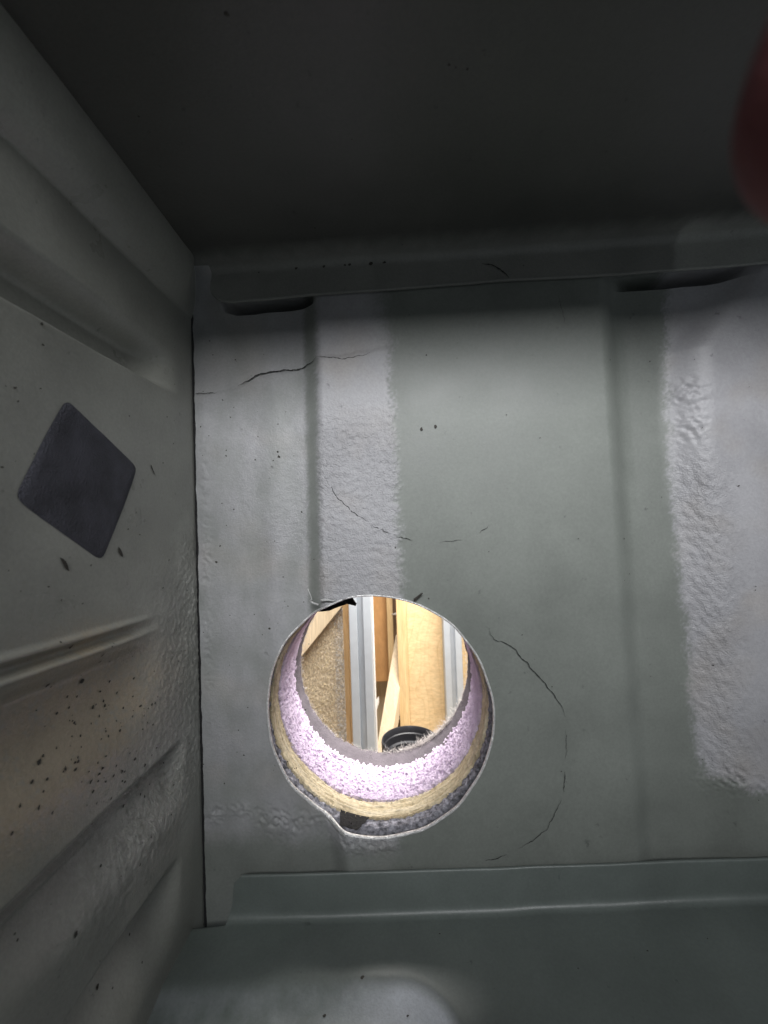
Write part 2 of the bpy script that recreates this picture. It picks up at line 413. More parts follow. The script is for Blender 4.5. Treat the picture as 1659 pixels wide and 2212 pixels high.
def specks(name, items, parent, place):
    V = []; Fc = []
    rs = random.Random(5)
    for (a, b2, r, el, ro) in items:
        k0 = len(V); n = 7
        for k in range(n):
            th = 2 * math.pi * k / n; rr = r * (0.7 + .6 * rs.random())
            p, q2 = rr * el * math.cos(th), rr * math.sin(th)
            V.append(place(a + p * math.cos(ro) - q2 * math.sin(ro), b2 + p * math.sin(ro) + q2 * math.cos(ro), 0.12))
        V.append(place(a, b2, 0.12 + min(0.5, 0.4 * r)))
        Fc += [(k0 + k, k0 + (k + 1) % n, k0 + n) for k in range(n)]
    return make(name, V, Fc, 'speck', parent=parent, kind='stuff')
def pl_back(x, z, d): return (x, -float(hb(x, z)) - .25 - d, z)
rs = random.Random(11); it = []
for (u, v, r) in ((910, 930, .9), (940, 925, 1.0), (580, 1360, .8), (854, 1182, .7), (1420, 770, .4), (920, 773, .5), (985, 780, .4), (520, 600, .6), (600, 985, .9), (598, 975, .7),
                  (500, 1100, .5), (470, 1180, .5), (462, 1215, .8), (545, 1330, .4), (700, 560, .5), (1590, 1050, .5), (1630, 2000, .3), (925, 1290, .5)):
    p = onY(u, v, -3); it.append((p[0], p[2], r * .62, 1.3, rs.random() * 3))
for _ in range(70):
    p = onY(rs.uniform(430, 690), rs.uniform(700, 1750), -2); it.append((p[0], p[2], rs.uniform(.12, .32), 1.3, rs.random() * 3))
for _ in range(25):
    p = onY(rs.uniform(1000, 1650), rs.uniform(750, 1750), -4); it.append((p[0], p[2], rs.uniform(.1, .28), 1.3, rs.random() * 3))
specks('dirt_speck', it, back, pl_back)

# ------------------------------------------------------------------ side panel (left)
XL = onY(424, 1150, 0)[0]
def YZ(u, v): return onX(u, v, XL)
pB0, pB1 = YZ(0, 1452), YZ(340, 1345)
yEnd = YZ(352, 1350)[1]; yEndC = YZ(402, 1600)[1]; yEndD = YZ(392, 1850)[1]
zA1, zA0 = YZ(150, 610)[2], YZ(155, 718)[2]
zTop = YZ(130, 400)[2]; zCeil = YZ(200, 275)[2]
zC = (YZ(300, 1700)[2]); zD = YZ(280, 2015)[2]
def hL(y, z):
    y = np.asarray(y, float); z = np.asarray(z, float)
    fa = 1 - sst(yEnd - 10, yEnd + 16, y)
    h = -fa * 9.0 * (1 - sst(zA1 - 5.5, zA1 + 2.5, z)) * sst(zA0 - 1.8, zA0 + 2.4, z) + 11.0 * np.sqrt(np.clip(1 - (np.clip((z - (zTop + zCeil) / 2 + 0.5) / ((zCeil - zTop) / 2 + 1.5), -1, 1)) ** 2, 0, 1)) ** 1.3 * (1 - 0.75 * sst(-20, -1, y))
    fb = 1 - sst(yEnd - 26, yEnd, y)
    s = z - (pB0[2] + (pB1[2] - pB0[2]) * (y - pB0[1]) / (pB1[1] - pB0[1]))
    w = 1 + 0.5 * sst(yEnd, yEnd - 80, -y * 0 + y)
    h = h + fb * (1.4 * np.exp(-((s - 2.6) / 1.0) ** 2) + 1.8 * np.exp(-((s + 2.6) / 1.0) ** 2) - 1.6 * np.exp(-(s / 1.5) ** 2))
    h = h - fb * 5.5 * (1 - sst(-10.5, -3.4, s)) * sst(-40, -18, s)
    fc = 1 - sst(yEndC - 12, yEndC, y); sc = z - zC
    h = h - fc * 6.2 * (1 - sst(-2.5, 3.5, sc)) * sst(-26, -4, sc) + fc * 1.0 * np.exp(-((sc + 4.6) / .9) ** 2)
    fd = 1 - sst(yEndD - 16, yEndD, y); sd = z - zD
    h = h - fd * 8.0 * (1 - sst(-3.0, 3.0, sd)) * sst(-30, -5, sd)
    return h + 0.6 * fbm(y / 50, z / 40, 81, 2) * (1 - sst(-12, -1, y))
ys = np.concatenate([np.arange(-235, -1.2, 0.6), [-1.0, -0.6, -0.3]]); zz = np.arange(-206, zCeil + 1.0, 0.6)
Yg, Zg = np.meshgrid(ys, zz)
hl = hL(Yg, Zg)
def pxb(y, z, u, v, ru, rv):                         # blob on the side panel, sizes in mm
    p = YZ(u, v); return np.exp(-(((y - p[1]) / ru) ** 2 + ((z - p[2]) / rv) ** 2))
n5 = .6 * fbm(Yg / 9, Zg / 9, 91, 4) + .8 * fbm(Yg / 1.6, Zg / 1.6, 92, 2)
gl = np.clip(pxb(Yg, Zg, 395, 1450, 26, 34) + pxb(Yg, Zg, 330, 1760, 30, 20) + .5 * pxb(Yg, Zg, 410, 1250, 12, 30), 0, 1)
coatL = np.clip(gl * (0.75 + n5) + 0.7 * pxb(Yg, Zg, 250, 2130, 30, 12) + .35 * pxb(Yg, Zg, 380, 1610, 12, 10), 0, 1) * 0.6
stL = np.clip((pxb(Yg, Zg, 210, 1530, 36, 15) + pxb(Yg, Zg, 130, 1660, 34, 16) + .7 * pxb(Yg, Zg, 170, 1395, 20, 6)) * (0.9 + .7 * n5), 0, 1) * 0.85
gritL = np.clip(0.1 + .9 * gl + .25 * stL, 0, 1)
hl = hl + 0.34 * gl * fbm(Yg / 2.4, Zg / 2.4, 95, 3)
edge = np.where(Yg > -3.0, -0.15 * ((Yg + 3.0) / 2.7) ** 2, 0)
side = make('ribbed_panel', np.stack([XL + hl + edge, Yg, Zg], -1), quads(*Yg.shape)[:, ::-1], 'side', base=(XL, -100, -205),
            label='dark grey ribbed side panel on the left with dirt and swages', cat='panel',
            attrs={'coat': coatL, 'grit': gritL, 'stain': stL})
board('seam_shade', (XL - 2.5, 0.25, -206), (XL - 2.5, 0.25, 135), (5.0, 0, 0), (0, 0.8, 0), 'black', .1, parent=side, label='black strip painting the shade in the corner seam')  # black strip added for the shade in the open gap
def pl_side(y, z, d): return (XL + float(hL(y, z)) + .15 + d, y, z)
it = []; rs = random.Random(3)
for (u, v, r) in ((232, 1527, 1.0), (255, 1524, .9), (160, 1540, .7), (190, 1545, .5), (180, 1590, .5), (108, 1645, .8), (118, 1632, .6), (168, 1662, .8), (150, 1660, .8), (250, 1655, .6),
                  (290, 1640, .8), (196, 1688, .7), (228, 1688, .7), (200, 1710, .7), (110, 1755, .6), (82, 1745, .7), (48, 1740, .7), (305, 1465, .7), (310, 1525, .7), (322, 1530, .6),
                  (212, 1470, 1.0), (138, 1480, .8), (25, 1600, .9), (255, 2132, 1.1), (163, 2018, 1.0), (315, 1960, .8), (300, 1868, .5), (235, 1870, .6), (22, 1800, .6), (86, 700, .8),
                  (90, 745, .6), (32, 838, .6), (230, 1397, .7), (224, 1415, .6), (352, 1270, .8), (404, 1275, .6), (365, 1210, .7), (300, 1155, .4), (350, 1000, .5), (120, 975, .3)):
    p = YZ(u, v); it.append((p[1], p[2], r * rs.uniform(.3, .62), 1.6, rs.uniform(0, 1.2)))
for (u, v, r) in ((142, 1218, .75), (260, 1193, .7), (326, 1010, .4), (330, 1020, .35)):
    p = YZ(u, v); it.append((p[1], p[2], r, 3.0, -1.0))
for _ in range(90):
    p = YZ(rs.gauss(240, 70), rs.gauss(1600, 90)); 
    if p[1] < -4: it.append((p[1], p[2], rs.uniform(.12, .4), 1.5, rs.uniform(0, 1.2)))
for _ in range(60):
    p = YZ(rs.uniform(0, 400), rs.uniform(700, 2180))
    if p[1] < -4: it.append((p[1], p[2], rs.uniform(.1, .3), 1.5, rs.uniform(0, 1.2)))
specks('dirt_speck', it, side, pl_side)

# dark square pad stuck to the side panel
cor = [YZ(145, 860), YZ(296, 1010), YZ(222, 1213), YZ(28, 1075)]
n = 26; V = []; idx = {}
def padp(a, b2):
    p = (cor[0] * (1 - a) + cor[1] * a) * (1 - b2) + (cor[3] * (1 - a) + cor[2] * a) * b2
    return p
tt = np.linspace(0, 1, n)
for i, b2 in enumerate(tt):
    for j, a in enumerate(tt):
        # round the corners a little
        aa, bb = a - .5, b2 - .5
        k = max(abs(aa), abs(bb)); l4 = (abs(aa) ** 14 + abs(bb) ** 14) ** (1 / 14) if k > 0 else 1
        sc_ = k / l4 if k > 0 else 1
        p = padp(.5 + aa * (sc_ if k > .3 else 1), .5 + bb * (sc_ if k > .3 else 1))
        e = min(a, 1 - a, b2, 1 - b2)
        x = XL + float(hL(p[1], p[2])) + 0.12 + 0.40 * float(sst(0, .02, e)) + .12 * float(fbm(np.array(a * 5), np.array(b2 * 5), 7, 3))
        V.append((x, p[1], p[2]))
make('square_pad', V, quads(n, n)[:, ::-1], 'pad', label='dark navy square foam pad stuck on the left side panel', cat='pad')

# ------------------------------------------------------------------ upper cross member: roof sheet + flange against the panel
z_cr = pol([(200, 590), (460, 572), (820, 548), (1100, 530), (1440, 506), (1659, 488), (1900, 470)], YF - 3)
def member(name, xs, prof, xcut, label, coatf, material='member', spots=None):
    """prof(x) -> list of (y, z); the first nfl rows only exist right of xcut"""
    rows = [prof(x) for x in xs]
    V = np.array([[(x, y, z) for (y, z) in r] for x, r in zip(xs, rows)])
    q = quads(V.shape[0], V.shape[1])
    Vf = V.reshape(-1, 3); Vf[:, 2] += 0.25 * fbm(Vf[:, 0] / 30, Vf[:, 1] / 30, 13, 2)
    lim = xcut(Vf); low = Vf[:, 0] < lim; Vf[low, 0] = lim[low]
    q = q[~low[q].all(1)]
    c = coatf(Vf)
    return make(name, Vf, q, material, base=(0, -60, Vf[:, 2].min()), label=label, cat='beam',
                attrs={'coat': c, 'grit': 0.08 + .3 * c, 'stain': 0 * c})  # 'coat' also carries the painted light on the shelf and upper flange
xs = np.arange(-101, 236, 0.9)
def prof_up(x):
    zc, zl = float(z_cr(x)), float(z_lo(x))
    r = [(YF + 0.9, zl + 0.2), (YF + 0.1, zl - 0.1), (YF - 0.5, zl + 0.5)]
    nf = 14
    for k in range(1, nf): r.append((YF - 0.3, zl + 0.5 + (zc - zl - 4) * k / nf))
    for k in range(8):
        a = math.pi / 2 * k / 7; r.append((YF - 0.3 - 3.5 * (1 - math.cos(a)), zc - 3.5 + 3.5 * math.sin(a)))
    for k in range(1, 46): r.append((YF - 3.8 - k * 2.9, zc + 0.02 * k))
    yb = YF - 3.8 - 45 * 2.9
    for k in range(1, 9):
        a = math.pi / 2 * k / 8; r.append((yb - 5 * math.sin(a), zc + .9 + 5 * (1 - math.cos(a))))
    r.append((yb - 5, zc + 60))
    return r
xc0 = onY(456, 600, YF)[0]
upc_l = onY(812, 600, YF)[0]; upc_r = onY(1452, 560, YF)[0]
def coat_light_up(V):  # real coat at both ends; paler flange colour paints in its light
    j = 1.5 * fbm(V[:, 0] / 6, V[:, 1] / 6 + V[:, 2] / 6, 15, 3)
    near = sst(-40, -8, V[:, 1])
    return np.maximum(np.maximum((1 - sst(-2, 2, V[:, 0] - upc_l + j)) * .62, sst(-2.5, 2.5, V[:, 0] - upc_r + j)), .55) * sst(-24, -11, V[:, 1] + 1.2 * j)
def cut_up(c):
    return np.where(c[:, 1] < YF - 3.2, -999, xc0 + 0.5 * np.sin(c[:, 2] * .5))
upper = member('cross_member', xs, prof_up, cut_up, 'dark overhanging cross member along the top with a welded flange', coat_light_up, 'upper')
# hairline on the flange and dirt
def on_flange(x, z): return (x, YF - 0.75, z)
Vv, Fc = ribbon([onY(u, v, YF)[[0, 2]] for u, v in ((1040, 572), (1062, 574), (1080, 584), (1100, 603))], .5, on_flange, .3, .7, 50)
make('crack', Vv, Fc, 'crack', parent=upper, smooth=False)
it = []
for (u, v, r) in ((700, 560, .5), (755, 552, .55), (800, 553, .8), (830, 558, .6), (745, 548, .4), (640, 555, .5), (1130, 575, .3), (560, 590, .3)):
    p = onY(u, v, YF); it.append((p[0], min(p[2], float(z_cr(p[0])) - 2.5), r, 1.3, 0.5))
specks('dirt_speck', it, upper, lambda x, z, d: (x, YF - .5 - d, z))
it = []
for (u, v, r) in ((490, 30, .8), (970, 140, .5), (984, 146, .35), (680, 490, .6), (1010, 150, .4), (300, 250, .4), (760, 300, .4)):
    zc = float(z_cr(0)) + .3; p = onZ(u, v, zc); it.append((p[0], p[1], r * .6, 1.3, .3))
specks('dirt_speck', it, upper, lambda x, y, d: (x, y, float(z_cr(x)) + .02 * (-(y - YF) / 2.9) - d - .1))

# ------------------------------------------------------------------ lower cross member: flange + shelf with a pocket tinted for a pool of light
YG = -PH - 1.4
z_hi = pol([(300, 1897), (520, 1891), (900, 1880), (1250, 1868), (1659, 1853), (1900, 1845)], YG)
z_fl = pol([(300, 2010), (450, 1994), (760, 1987), (1050, 1976), (1350, 1962), (1659, 1948), (1900, 1940)], YG - 2)
zf0 = float(z_fl(0))
pk = onZ(1000, 2150, zf0)
def pocket(x, y):
    # pocket added toward the front to shape the pool of light, round at its right end
    p1 = onZ(985, 2104, zf0); p2 = onZ(1010, 2200, zf0)
    dx = np.maximum(0, x - (p1[0] - 22)); dy = np.maximum(0, (y - (p1[1] - 24)))
    d = np.hypot(dx / 1.0, dy / 1.0) - 24
    return 1 - sst(-12.0, 1.0, d)
def pool_mask(x, y):  # pale tint painted as a pool of light on the shelf
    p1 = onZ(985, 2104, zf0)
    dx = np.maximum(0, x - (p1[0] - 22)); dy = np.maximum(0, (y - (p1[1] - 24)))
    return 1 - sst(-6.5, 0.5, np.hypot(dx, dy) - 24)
def prof_lo(x):
    zh, zf = float(z_hi(x)), float(z_fl(x))
    r = [(YG + 0.9, zh - 0.3), (YG + 0.2, zh + 0.1), (YG - 0.45, zh - 0.15), (YG - 0.5, zh - 0.8)]
    nf = 14
    for k in range(1, nf): r.append((YG - 0.5, zh - 0.8 - (zh - zf - 4.4) * k / nf))
    for k in range(10):
        a = math.pi / 2 * k / 9; r.append((YG - 0.5 - 3.2 * (1 - math.cos(a)), zf + 3.2 - 3.2 * math.sin(a)))
    for k in range(1, 120):
        y = YG - 3.7 - k * 0.9
        r.append((y, zf - 3.2 * float(pocket(x, y))))
    return r
def cut_lo(c):
    x0 = np.array([onY(u, v, YG)[0] for u, v in ((522, 1891), (506, 1905), (503, 1950), (494, 1985), (470, 2004), (446, 2020))])
    z0 = np.array([onY(u, v, YG)[2] for u, v in ((522, 1891), (506, 1905), (503, 1950), (494, 1985), (470, 2004), (446, 2020))])
    lim = np.interp(c[:, 2], z0[::-1], x0[::-1])
    return np.where(c[:, 1] < YG - 3.2, -999, lim)
def pool_light_lo(V):  # painted light pool, brighter towards its right end
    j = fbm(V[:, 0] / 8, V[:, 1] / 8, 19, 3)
    p = pool_mask(V[:, 0], V[:, 1]) * (V[:, 1] < YG - 8)
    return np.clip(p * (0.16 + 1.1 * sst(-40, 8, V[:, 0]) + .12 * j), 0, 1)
lower = member('cross_member', np.arange(-101, 236, 0.6), prof_lo, cut_lo, 'grey green ledge along the bottom with an upturned flange', pool_light_lo)
it = []
for (u, v, r) in ((783, 2106, .5), (700, 2168, .45), (670, 1925, .25), (1400, 2080, .3), (950, 2020, .25), (1250, 2110, .2), (1530, 2060, .25), (880, 2175, .3)):
    p = onZ(u, v, zf0); it.append((p[0], p[1], r, 1.4, .3))
specks('dirt_speck', it, lower, lambda x, y, d: (x, y, float(z_fl(x)) - 3.2 * float(pocket(x, y)) + .1 + d))

# ------------------------------------------------------------------ layers behind the panel, cut by the same hole
def layer(name, y0, y1, mat, label, cat, rfun, nth=720, ny=24, half=400.0, yfun=None):
    half = min(half, 112.0) if y0 < 40 else half
    th = np.pi / 2 + 2 * np.pi * np.arange(nth) / nth
    t = np.linspace(0, 1, ny)
    T, TH = np.meshgrid(t, th, indexing='ij')
    Yy = y0 + (y1 - y0) * T
    if yfun is not None: Yy = Yy + yfun(T, TH)
    R = rfun(TH, Yy)                                  # mm added to the hole radius (positive = outward)
    Xx = HC[0] + (HRX + R) * np.cos(TH); Zz = HC[2] + (HRZ + R) * np.sin(TH)
    V = np.stack([Xx, Yy, Zz], -1)
    k = half / np.maximum(np.abs(np.cos(th)), np.abs(np.sin(th)))
    o1 = np.stack([HC[0] + k * np.cos(th), 0 * th + y0 + .3, HC[2] + k * np.sin(th)], -1)
    o2 = o1 + np.array((0, y1 - y0 - .6, 0))
    V = np.concatenate([o1[None], V, o2[None], o1[None]], 0)
    return make(name, V.reshape(-1, 3), quads(V.shape[0], nth, True), mat, base=(HC[0], y0, HC[2] - half), label=label, cat=cat)
def arc(TH): return HRX * TH
gapc = 4.28
deaden = layer('deadening_sheet', 1.2, 6.0, 'deaden', 'grey black felt deadening layer showing inside the hole behind the metal', 'felt sheet',
      lambda TH, Y: 0.9 * fbm(arc(TH) / 3.0, Y / 1.5, 101, 3) + 0.8, ny=14, half=88.0)
tt = np.linspace(4.33, 4.55, 24); dd = np.linspace(0, 1, 8); V = []
for b2 in dd:
    for a in tt:
        rr = -0.25 + 0.25 * float(fbm(np.array(a * 30), np.array(b2 * 3), 105, 2))
        aa = a + (0.10 if a > 4.45 else -.02) * (b2 - .5) + 0.02 * float(fbm(np.array(b2 * 6), np.array(a * 9), 9, 2))
        V.append((HC[0] + (HRX + rr) * math.cos(aa), 0.0 - 3.5 + 9.6 * b2, HC[2] + (HRZ + rr) * math.sin(aa)))
make('gap_shade', V, quads(8, 24), 'black', parent=deaden, label='black sheet painting the shaded gap at the bottom of the hole')  # dark sheet standing for the shaded gap where the deadening is missing
plys = layer('plywood_sheet', 6.4, 17.0, 'ply_edge', 'tan plywood layer ring inside the hole in front of lilac foam', 'plywood sheet',
      lambda TH, Y: 0.85 * fbm(arc(TH) / 16.0, Y / 0.9, 111, 3) + 0.3 * fbm(arc(TH) / 1.5, Y / 1.2, 112, 2), ny=30)
def foam_r(TH, Y):
    a = arc(TH); bot = np.clip(0.55 - 0.75 * np.sin(TH), 0.25, 1.2)
    n = np.abs(fbm(a / 4.6, Y / 3.2, 121, 3))
    return -1.4 + bot * (1.9 * n + 0.32 * fbm(a / 1.1, Y / 0.9, 122, 2)) + 0.4 * fbm(a / 20, Y / 20, 123, 2)
foam = layer('foam_board', 17.2, 45.0, 'foam', 'lilac foam insulation layer with a shredded cut inside the hole', 'foam board', foam_r, nth=1100, ny=90,
      yfun=lambda T, TH: T ** 3 * (3.6 * fbm(arc(TH) / 8.0, arc(TH) * 0, 131, 3) + 2.2 * np.abs(fbm(arc(TH) / 1.9, arc(TH) * 0 + 3, 132, 2))))
felt = layer('felt_sheet', 45.3, 60.0, 'felt', 'smooth grey felt lining layer at the far end of the hole', 'felt sheet',
      lambda TH, Y: 1.6 - 2.4 * sst(45, 60, Y) + 0.35 * fbm(arc(TH) / 9, Y / 6, 141, 3) , ny=16,
      yfun=lambda T, TH: T ** 3 * 1.8 * fbm(arc(TH) / 4.0, arc(TH) * 0, 142, 3))
# shreds on the foam
rs = np.random.RandomState(4); V = []; Fc = []
for i in range(1000):
    th = -np.pi / 2 + np.clip(rs.normal(0, .75), -2.3, 2.3); y = 18 + 27 * rs.rand() ** .8
    r = float(foam_r(np.array(th), np.array(y))) - 0.1
    base = np.array((HC[0] + (HRX + r) * math.cos(th), y, HC[2] + (HRZ + r) * math.sin(th)))
    nrm = np.array((-math.cos(th), 0, -math.sin(th))); tan = np.array((-math.sin(th), 0, math.cos(th))); ax = np.array((0, 1., 0))
    a = rs.normal(0, .9); d = math.cos(a) * ax * (1 if rs.rand() < .6 else -1) + math.sin(a) * tan; sdv = np.cross(d, nrm)
    L = rs.uniform(1.0, 2.6); wd = rs.uniform(.3, .9); lift = rs.uniform(.12, .5)
    k0 = len(V)
    V += [base - sdv * wd, base + sdv * wd, base + d * L * .6 + nrm * lift * .8 + sdv * wd * .7, base + d * L * .6 + nrm * lift * .8 - sdv * wd * .7, base + d * L + nrm * lift * .6,
          base + d * L * .5 - nrm * .1]
    Fc += [(k0, k0 + 1, k0 + 2, k0 + 3), (k0 + 3, k0 + 2, k0 + 4), (k0 + 1, k0, k0 + 5), (k0 + 1, k0 + 5, k0 + 4, k0 + 2), (k0 + 5, k0, k0 + 3, k0 + 4)]
make('foam_shreds', V, Fc, 'foam', parent=foam, smooth=False, kind='stuff')
# splinters on the plywood edge
V = []; Fc = []
def spike(p, d, L, w):
    d = _n(d); a = _n(np.cross(d, (.31, .77, .2))); b2 = np.cross(d, a); k0 = len(V)
    for k in range(3):
        t = 2 * math.pi * k / 3; V.append(p + w * (math.cos(t) * a + math.sin(t) * b2))
    bend = np.array((rs.normal(), rs.normal(), rs.normal())) * .22 * L
    for k in range(3):
        t = 2 * math.pi * k / 3; V.append(p + d * L * .55 + bend * .5 + .7 * w * (math.cos(t) * a + math.sin(t) * b2))
    V.append(p + d * L + bend)
    for k in range(3):
        k2 = (k + 1) % 3
        Fc.extend([(k0 + k, k0 + k2, k0 + 3 + k2, k0 + 3 + k), (k0 + 3 + k, k0 + 3 + k2, k0 + 6)])
for i in range(260):
    th = -np.pi / 2 + np.clip(rs.normal(-.2, .8), -2, 2); y = rs.choice([6.3, 17.2]) + rs.normal(0, .3)
    p = np.array((HC[0] + HRX * math.cos(th), y, HC[2] + HRZ * math.sin(th)))
    nrm = np.array((-math.cos(th), 0, -math.sin(th)))
    spike(p, nrm * .5 + np.array((rs.normal() * .5, -.6, rs.normal() * .5)), rs.uniform(.6, 1.8), rs.uniform(.12, .3))
make('splinters', V, Fc, 'ply_edge', parent=plys, kind='stuff')
# fluff along the far edge of the felt
V = []; Fc = []
for i in range(1500):
    if i < 800: th = -np.pi / 2 + rs.uniform(-2.2, 2.2)
    else: th = -np.pi / 2 + rs.normal(.55, .28)
    r = -0.9 + rs.normal(0, .25)
    p = np.array((HC[0] + (HRX + r) * math.cos(th), 59.5 + rs.normal(0, 1.0), HC[2] + (HRZ + r) * math.sin(th)))
    nrm = np.array((-math.cos(th), 0, -math.sin(th)))
    spike(p, nrm * .8 + rs.normal(0, .65, 3), rs.uniform(.8, 3.0) * (1.5 if i > 800 else .8), rs.uniform(.05, .13))
make('fluff', V, Fc, 'fluff', parent=felt, kind='stuff')

# torn black membrane in the upper left of the hole
out = [(415, 258), (470, 218), (540, 192), (590, 180), (612, 186), (640, 178), (648, 190), (618, 202), (600, 205), (664, 212), (660, 224), (612, 214), (585, 214), (548, 232), (520, 246), (500, 256), (450, 262)]
P = [crop(a, b2, CAMD + 7) for a, b2 in out]
V = [p + np.array((0, .8 * math.sin(i * 1.7), 0)) for i, p in enumerate(P)] + [p + np.array((0, 1.0 + .8 * math.sin(i * 1.7), 0)) for i, p in enumerate(P)]
k = len(P)
bm = bmesh.new(); vs = [bm.verts.new(v) for v in V]
f1 = bm.faces.new(vs[:k]); f2 = bm.faces.new(vs[k:][::-1])
for i in range(k): bm.faces.new((vs[i], vs[k + i], vs[k + (i + 1) % k], vs[(i + 1) % k]))
bmesh.ops.triangulate(bm, faces=[f1, f2]); bmesh.ops.recalc_face_normals(bm, faces=bm.faces); bm.verts.index_update()
make('torn_membrane', [v.co[:] for v in bm.verts], [[v.index for v in f.verts] for f in bm.faces], 'black', smooth=False,
     label='torn black membrane shred hanging at the upper left of the hole', cat='membrane'); bm.free()
# loose fibres on the rim
def fibre(name, pts, rad, mat, label, cat):
    P = [crop(a, b2, CAMD - 7.6 - d) for a, b2, d in pts]
    Q = []
    for a, b2 in zip(P[:-1], P[1:]): Q += [a + (b2 - a) * t for t in (0, .33, .66)]
    Q.append(P[-1]); n = len(Q)
    Vv, Fc = tube(Q, [rad * (1 - .6 * i / n) for i in range(n)], 6)
    make(name, Vv, Fc, mat, label=label, cat=cat)
fibre('plastic_curl', [(436, 218, .5), (405, 208, .8), (385, 196, .6), (396, 186, 1.5), (388, 160, 2), (372, 124, 2.5)], .45, 'fibre', 'pale hooked plastic curl on the upper left of the rim', 'fibre')
fibre('plastic_sliver', [(450, 192, .6), (490, 190, .9), (532, 196, .3)], .6, 'fibre', 'short pale straight sliver lying above the torn membrane', 'fibre')
fibre('black_burr', [(1012, 190, .2), (1034, 172, .6), (1048, 158, .9), (1060, 148, 1.2)], .65, 'speck', 'small dark burr sticking up on the upper right of the rim', 'burr')

# ------------------------------------------------------------------ the room behind the hole
Zv = np.array((0, 0, 1.0))
def upright(name, cx0, cx1, cyref, D, thick, mat, label, cat, ztop=60, zbot=-470, bev=.7, **kw):
    a = crop(cx0, cyref, D); b2 = crop(cx1, cyref, D)
    p0 = np.array((a[0], a[1], zbot)); p1 = np.array((a[0], a[1], ztop))
    return board(name, p0, p1, (b2[0] - a[0], 0, 0), (0, thick, 0), mat, bev, label=label, cat=cat, **kw)
zfl = -475.0
board('room_floor', (-700, 62, zfl - 18), (700, 62, zfl - 18), (0, 900, 0), (0, 0, 18), 'floor', kind='structure')
# carpet lined panel
a = crop(150, 600, 660); b2 = crop(606, 600, 640)
nu, nv = 130, 300
U_, Vv = np.meshgrid(np.linspace(0, 1, nu), np.linspace(0, 1, nv))
Xc = a[0] + (b2[0] - a[0]) * U_; Yc = a[1] + (b2[1] - a[1]) * U_; Zc = -470 + 440 * Vv
Yc = Yc - 1.6 * np.abs(fbm(Xc / 5, Zc / 8, 151, 3))
carpet = make('carpet_panel', np.stack([Xc, Yc, Zc], -1), quads(nv, nu), 'carpet', label='fuzzy beige carpeted panel seen through the left of the hole', cat='carpet')
for nm, grey in (('carpet_pile', False), ('carpet_pile', True)):
    V = []; Fc = []
    for i in range(4200):
        uu = rs.rand() ** .9; zz_ = rs.uniform(-390, -60)
        if (uu + rs.normal(0, .07) > .87) != grey: continue
        p = np.array((a[0] + (b2[0] - a[0]) * uu, a[1] + (b2[1] - a[1]) * uu - 1.0, zz_))
        spike(p, (rs.normal(.5, .4), -.55, rs.normal(.9, .5)), rs.uniform(3, 7), rs.uniform(.25, .5))
    if grey:
        for i in range(1400):
            uu = rs.uniform(.86, .99); p = np.array((a[0] + (b2[0] - a[0]) * uu, a[1] + (b2[1] - a[1]) * uu - 1.0, rs.uniform(-390, -60)))
            spike(p, (rs.normal(.2, .4), -.5, rs.normal(.9, .5)), rs.uniform(2, 5), rs.uniform(.25, .5))
    make(nm, V, Fc, 'pile_grey' if grey else 'pile', parent=carpet, kind='stuff')
# cream plank running diagonally over the carpet
pa, pb = crop(330, 535, 625), crop(612, 186, 625); d = _n(pb - pa); up = _n(np.cross((0, 1, 0), d)); up = up if up[2] > 0 else -up
board('cream_plank', pa - d * 80, pb + d * 30, up * 46, (0, 12, 0), 'cream', .6, label='cream wooden plank running diagonally across the carpeted panel', cat='plank')
upright('pine_strip', 592, 622, 600, 600, 14, 'strip', 'narrow tan pine strip left of the blue grey aluminium profile', 'wood strip')
# slotted aluminium profiles
def profile(cx0, cyref, D, w, label):
    a = crop(cx0, cyref, D); x0, y0 = a[0], a[1]; h = w / 2
    q4 = [(-h + .8, -h), (-4.6, -h), (-4.1, -h + .5), (-4.1, -h + 2), (-8, -h + 2), (-8, -h + 5), (-4, -h + 9), (4, -h + 9), (8, -h + 5), (8, -h + 2), (4.1, -h + 2), (4.1, -h + .5), (4.6, -h), (h - .8, -h), (h, -h + .8)]
    pts = []
    for k in range(4):
        c, s_ = round(math.cos(k * math.pi / 2)), round(math.sin(k * math.pi / 2))
        pts += [(px * c - py * s_, px * s_ + py * c) for px, py in q4]
    n = len(pts); V = [(x0 + h + px, y0 + h + py, z) for z in (-474.5, 70) for px, py in pts]
    Fc = [(i, (i + 1) % n, n + (i + 1) % n, n + i) for i in range(n)]
    return make('aluminium_profile', V, Fc, 'alu', smooth=False, label=label, cat='profile', group='slotted aluminium profiles')
profile(628, 600, 560, 30, 'blue grey slotted aluminium profile in the middle of the hole')
profile(1195, 600, 714, 30, 'grey slotted aluminium profile at the right of the hole')
upright('white_highlight', 764, 772, 600, 580, 18, 'white', 'thin white strip painting the lit right face of the middle aluminium profile', 'highlight')  # white strip paints the light on the profile's right face
upright('orange_board', 700, 900, 600, 800, 12, 'orange', 'orange brown wooden board behind the leaning batten', 'board', zbot=-300)
upright('slim_batten', 858, 893, 600, 775, 14, 'pine', 'slim pale batten left of the dark gap', 'batten')
upright('dark_board', 880, 930, 600, 792, 10, 'brown', 'dark brown board in the gap between batten and post', 'board')
upright('pine_post', 915, 975, 600, 735, 28, 'pine', 'pale pine post between the dark gap and the plywood panel', 'post')
plyb = upright('plywood_board', 975, 1212, 600, 748, 12, 'ply', 'flat plywood panel with wavy grain at the right of the hole', 'plywood')
it = []
for (cx, cy, r) in ((1027, 390, 1.3), (1025, 421, 1.2), (1045, 682, 2.2), (1100, 300, .6), (1150, 560, .7), (1010, 800, .6), (1165, 720, 1.2)):
    p = crop(cx, cy, 748); it.append((p[0], p[2], r * .6, 1.5, 0.1))
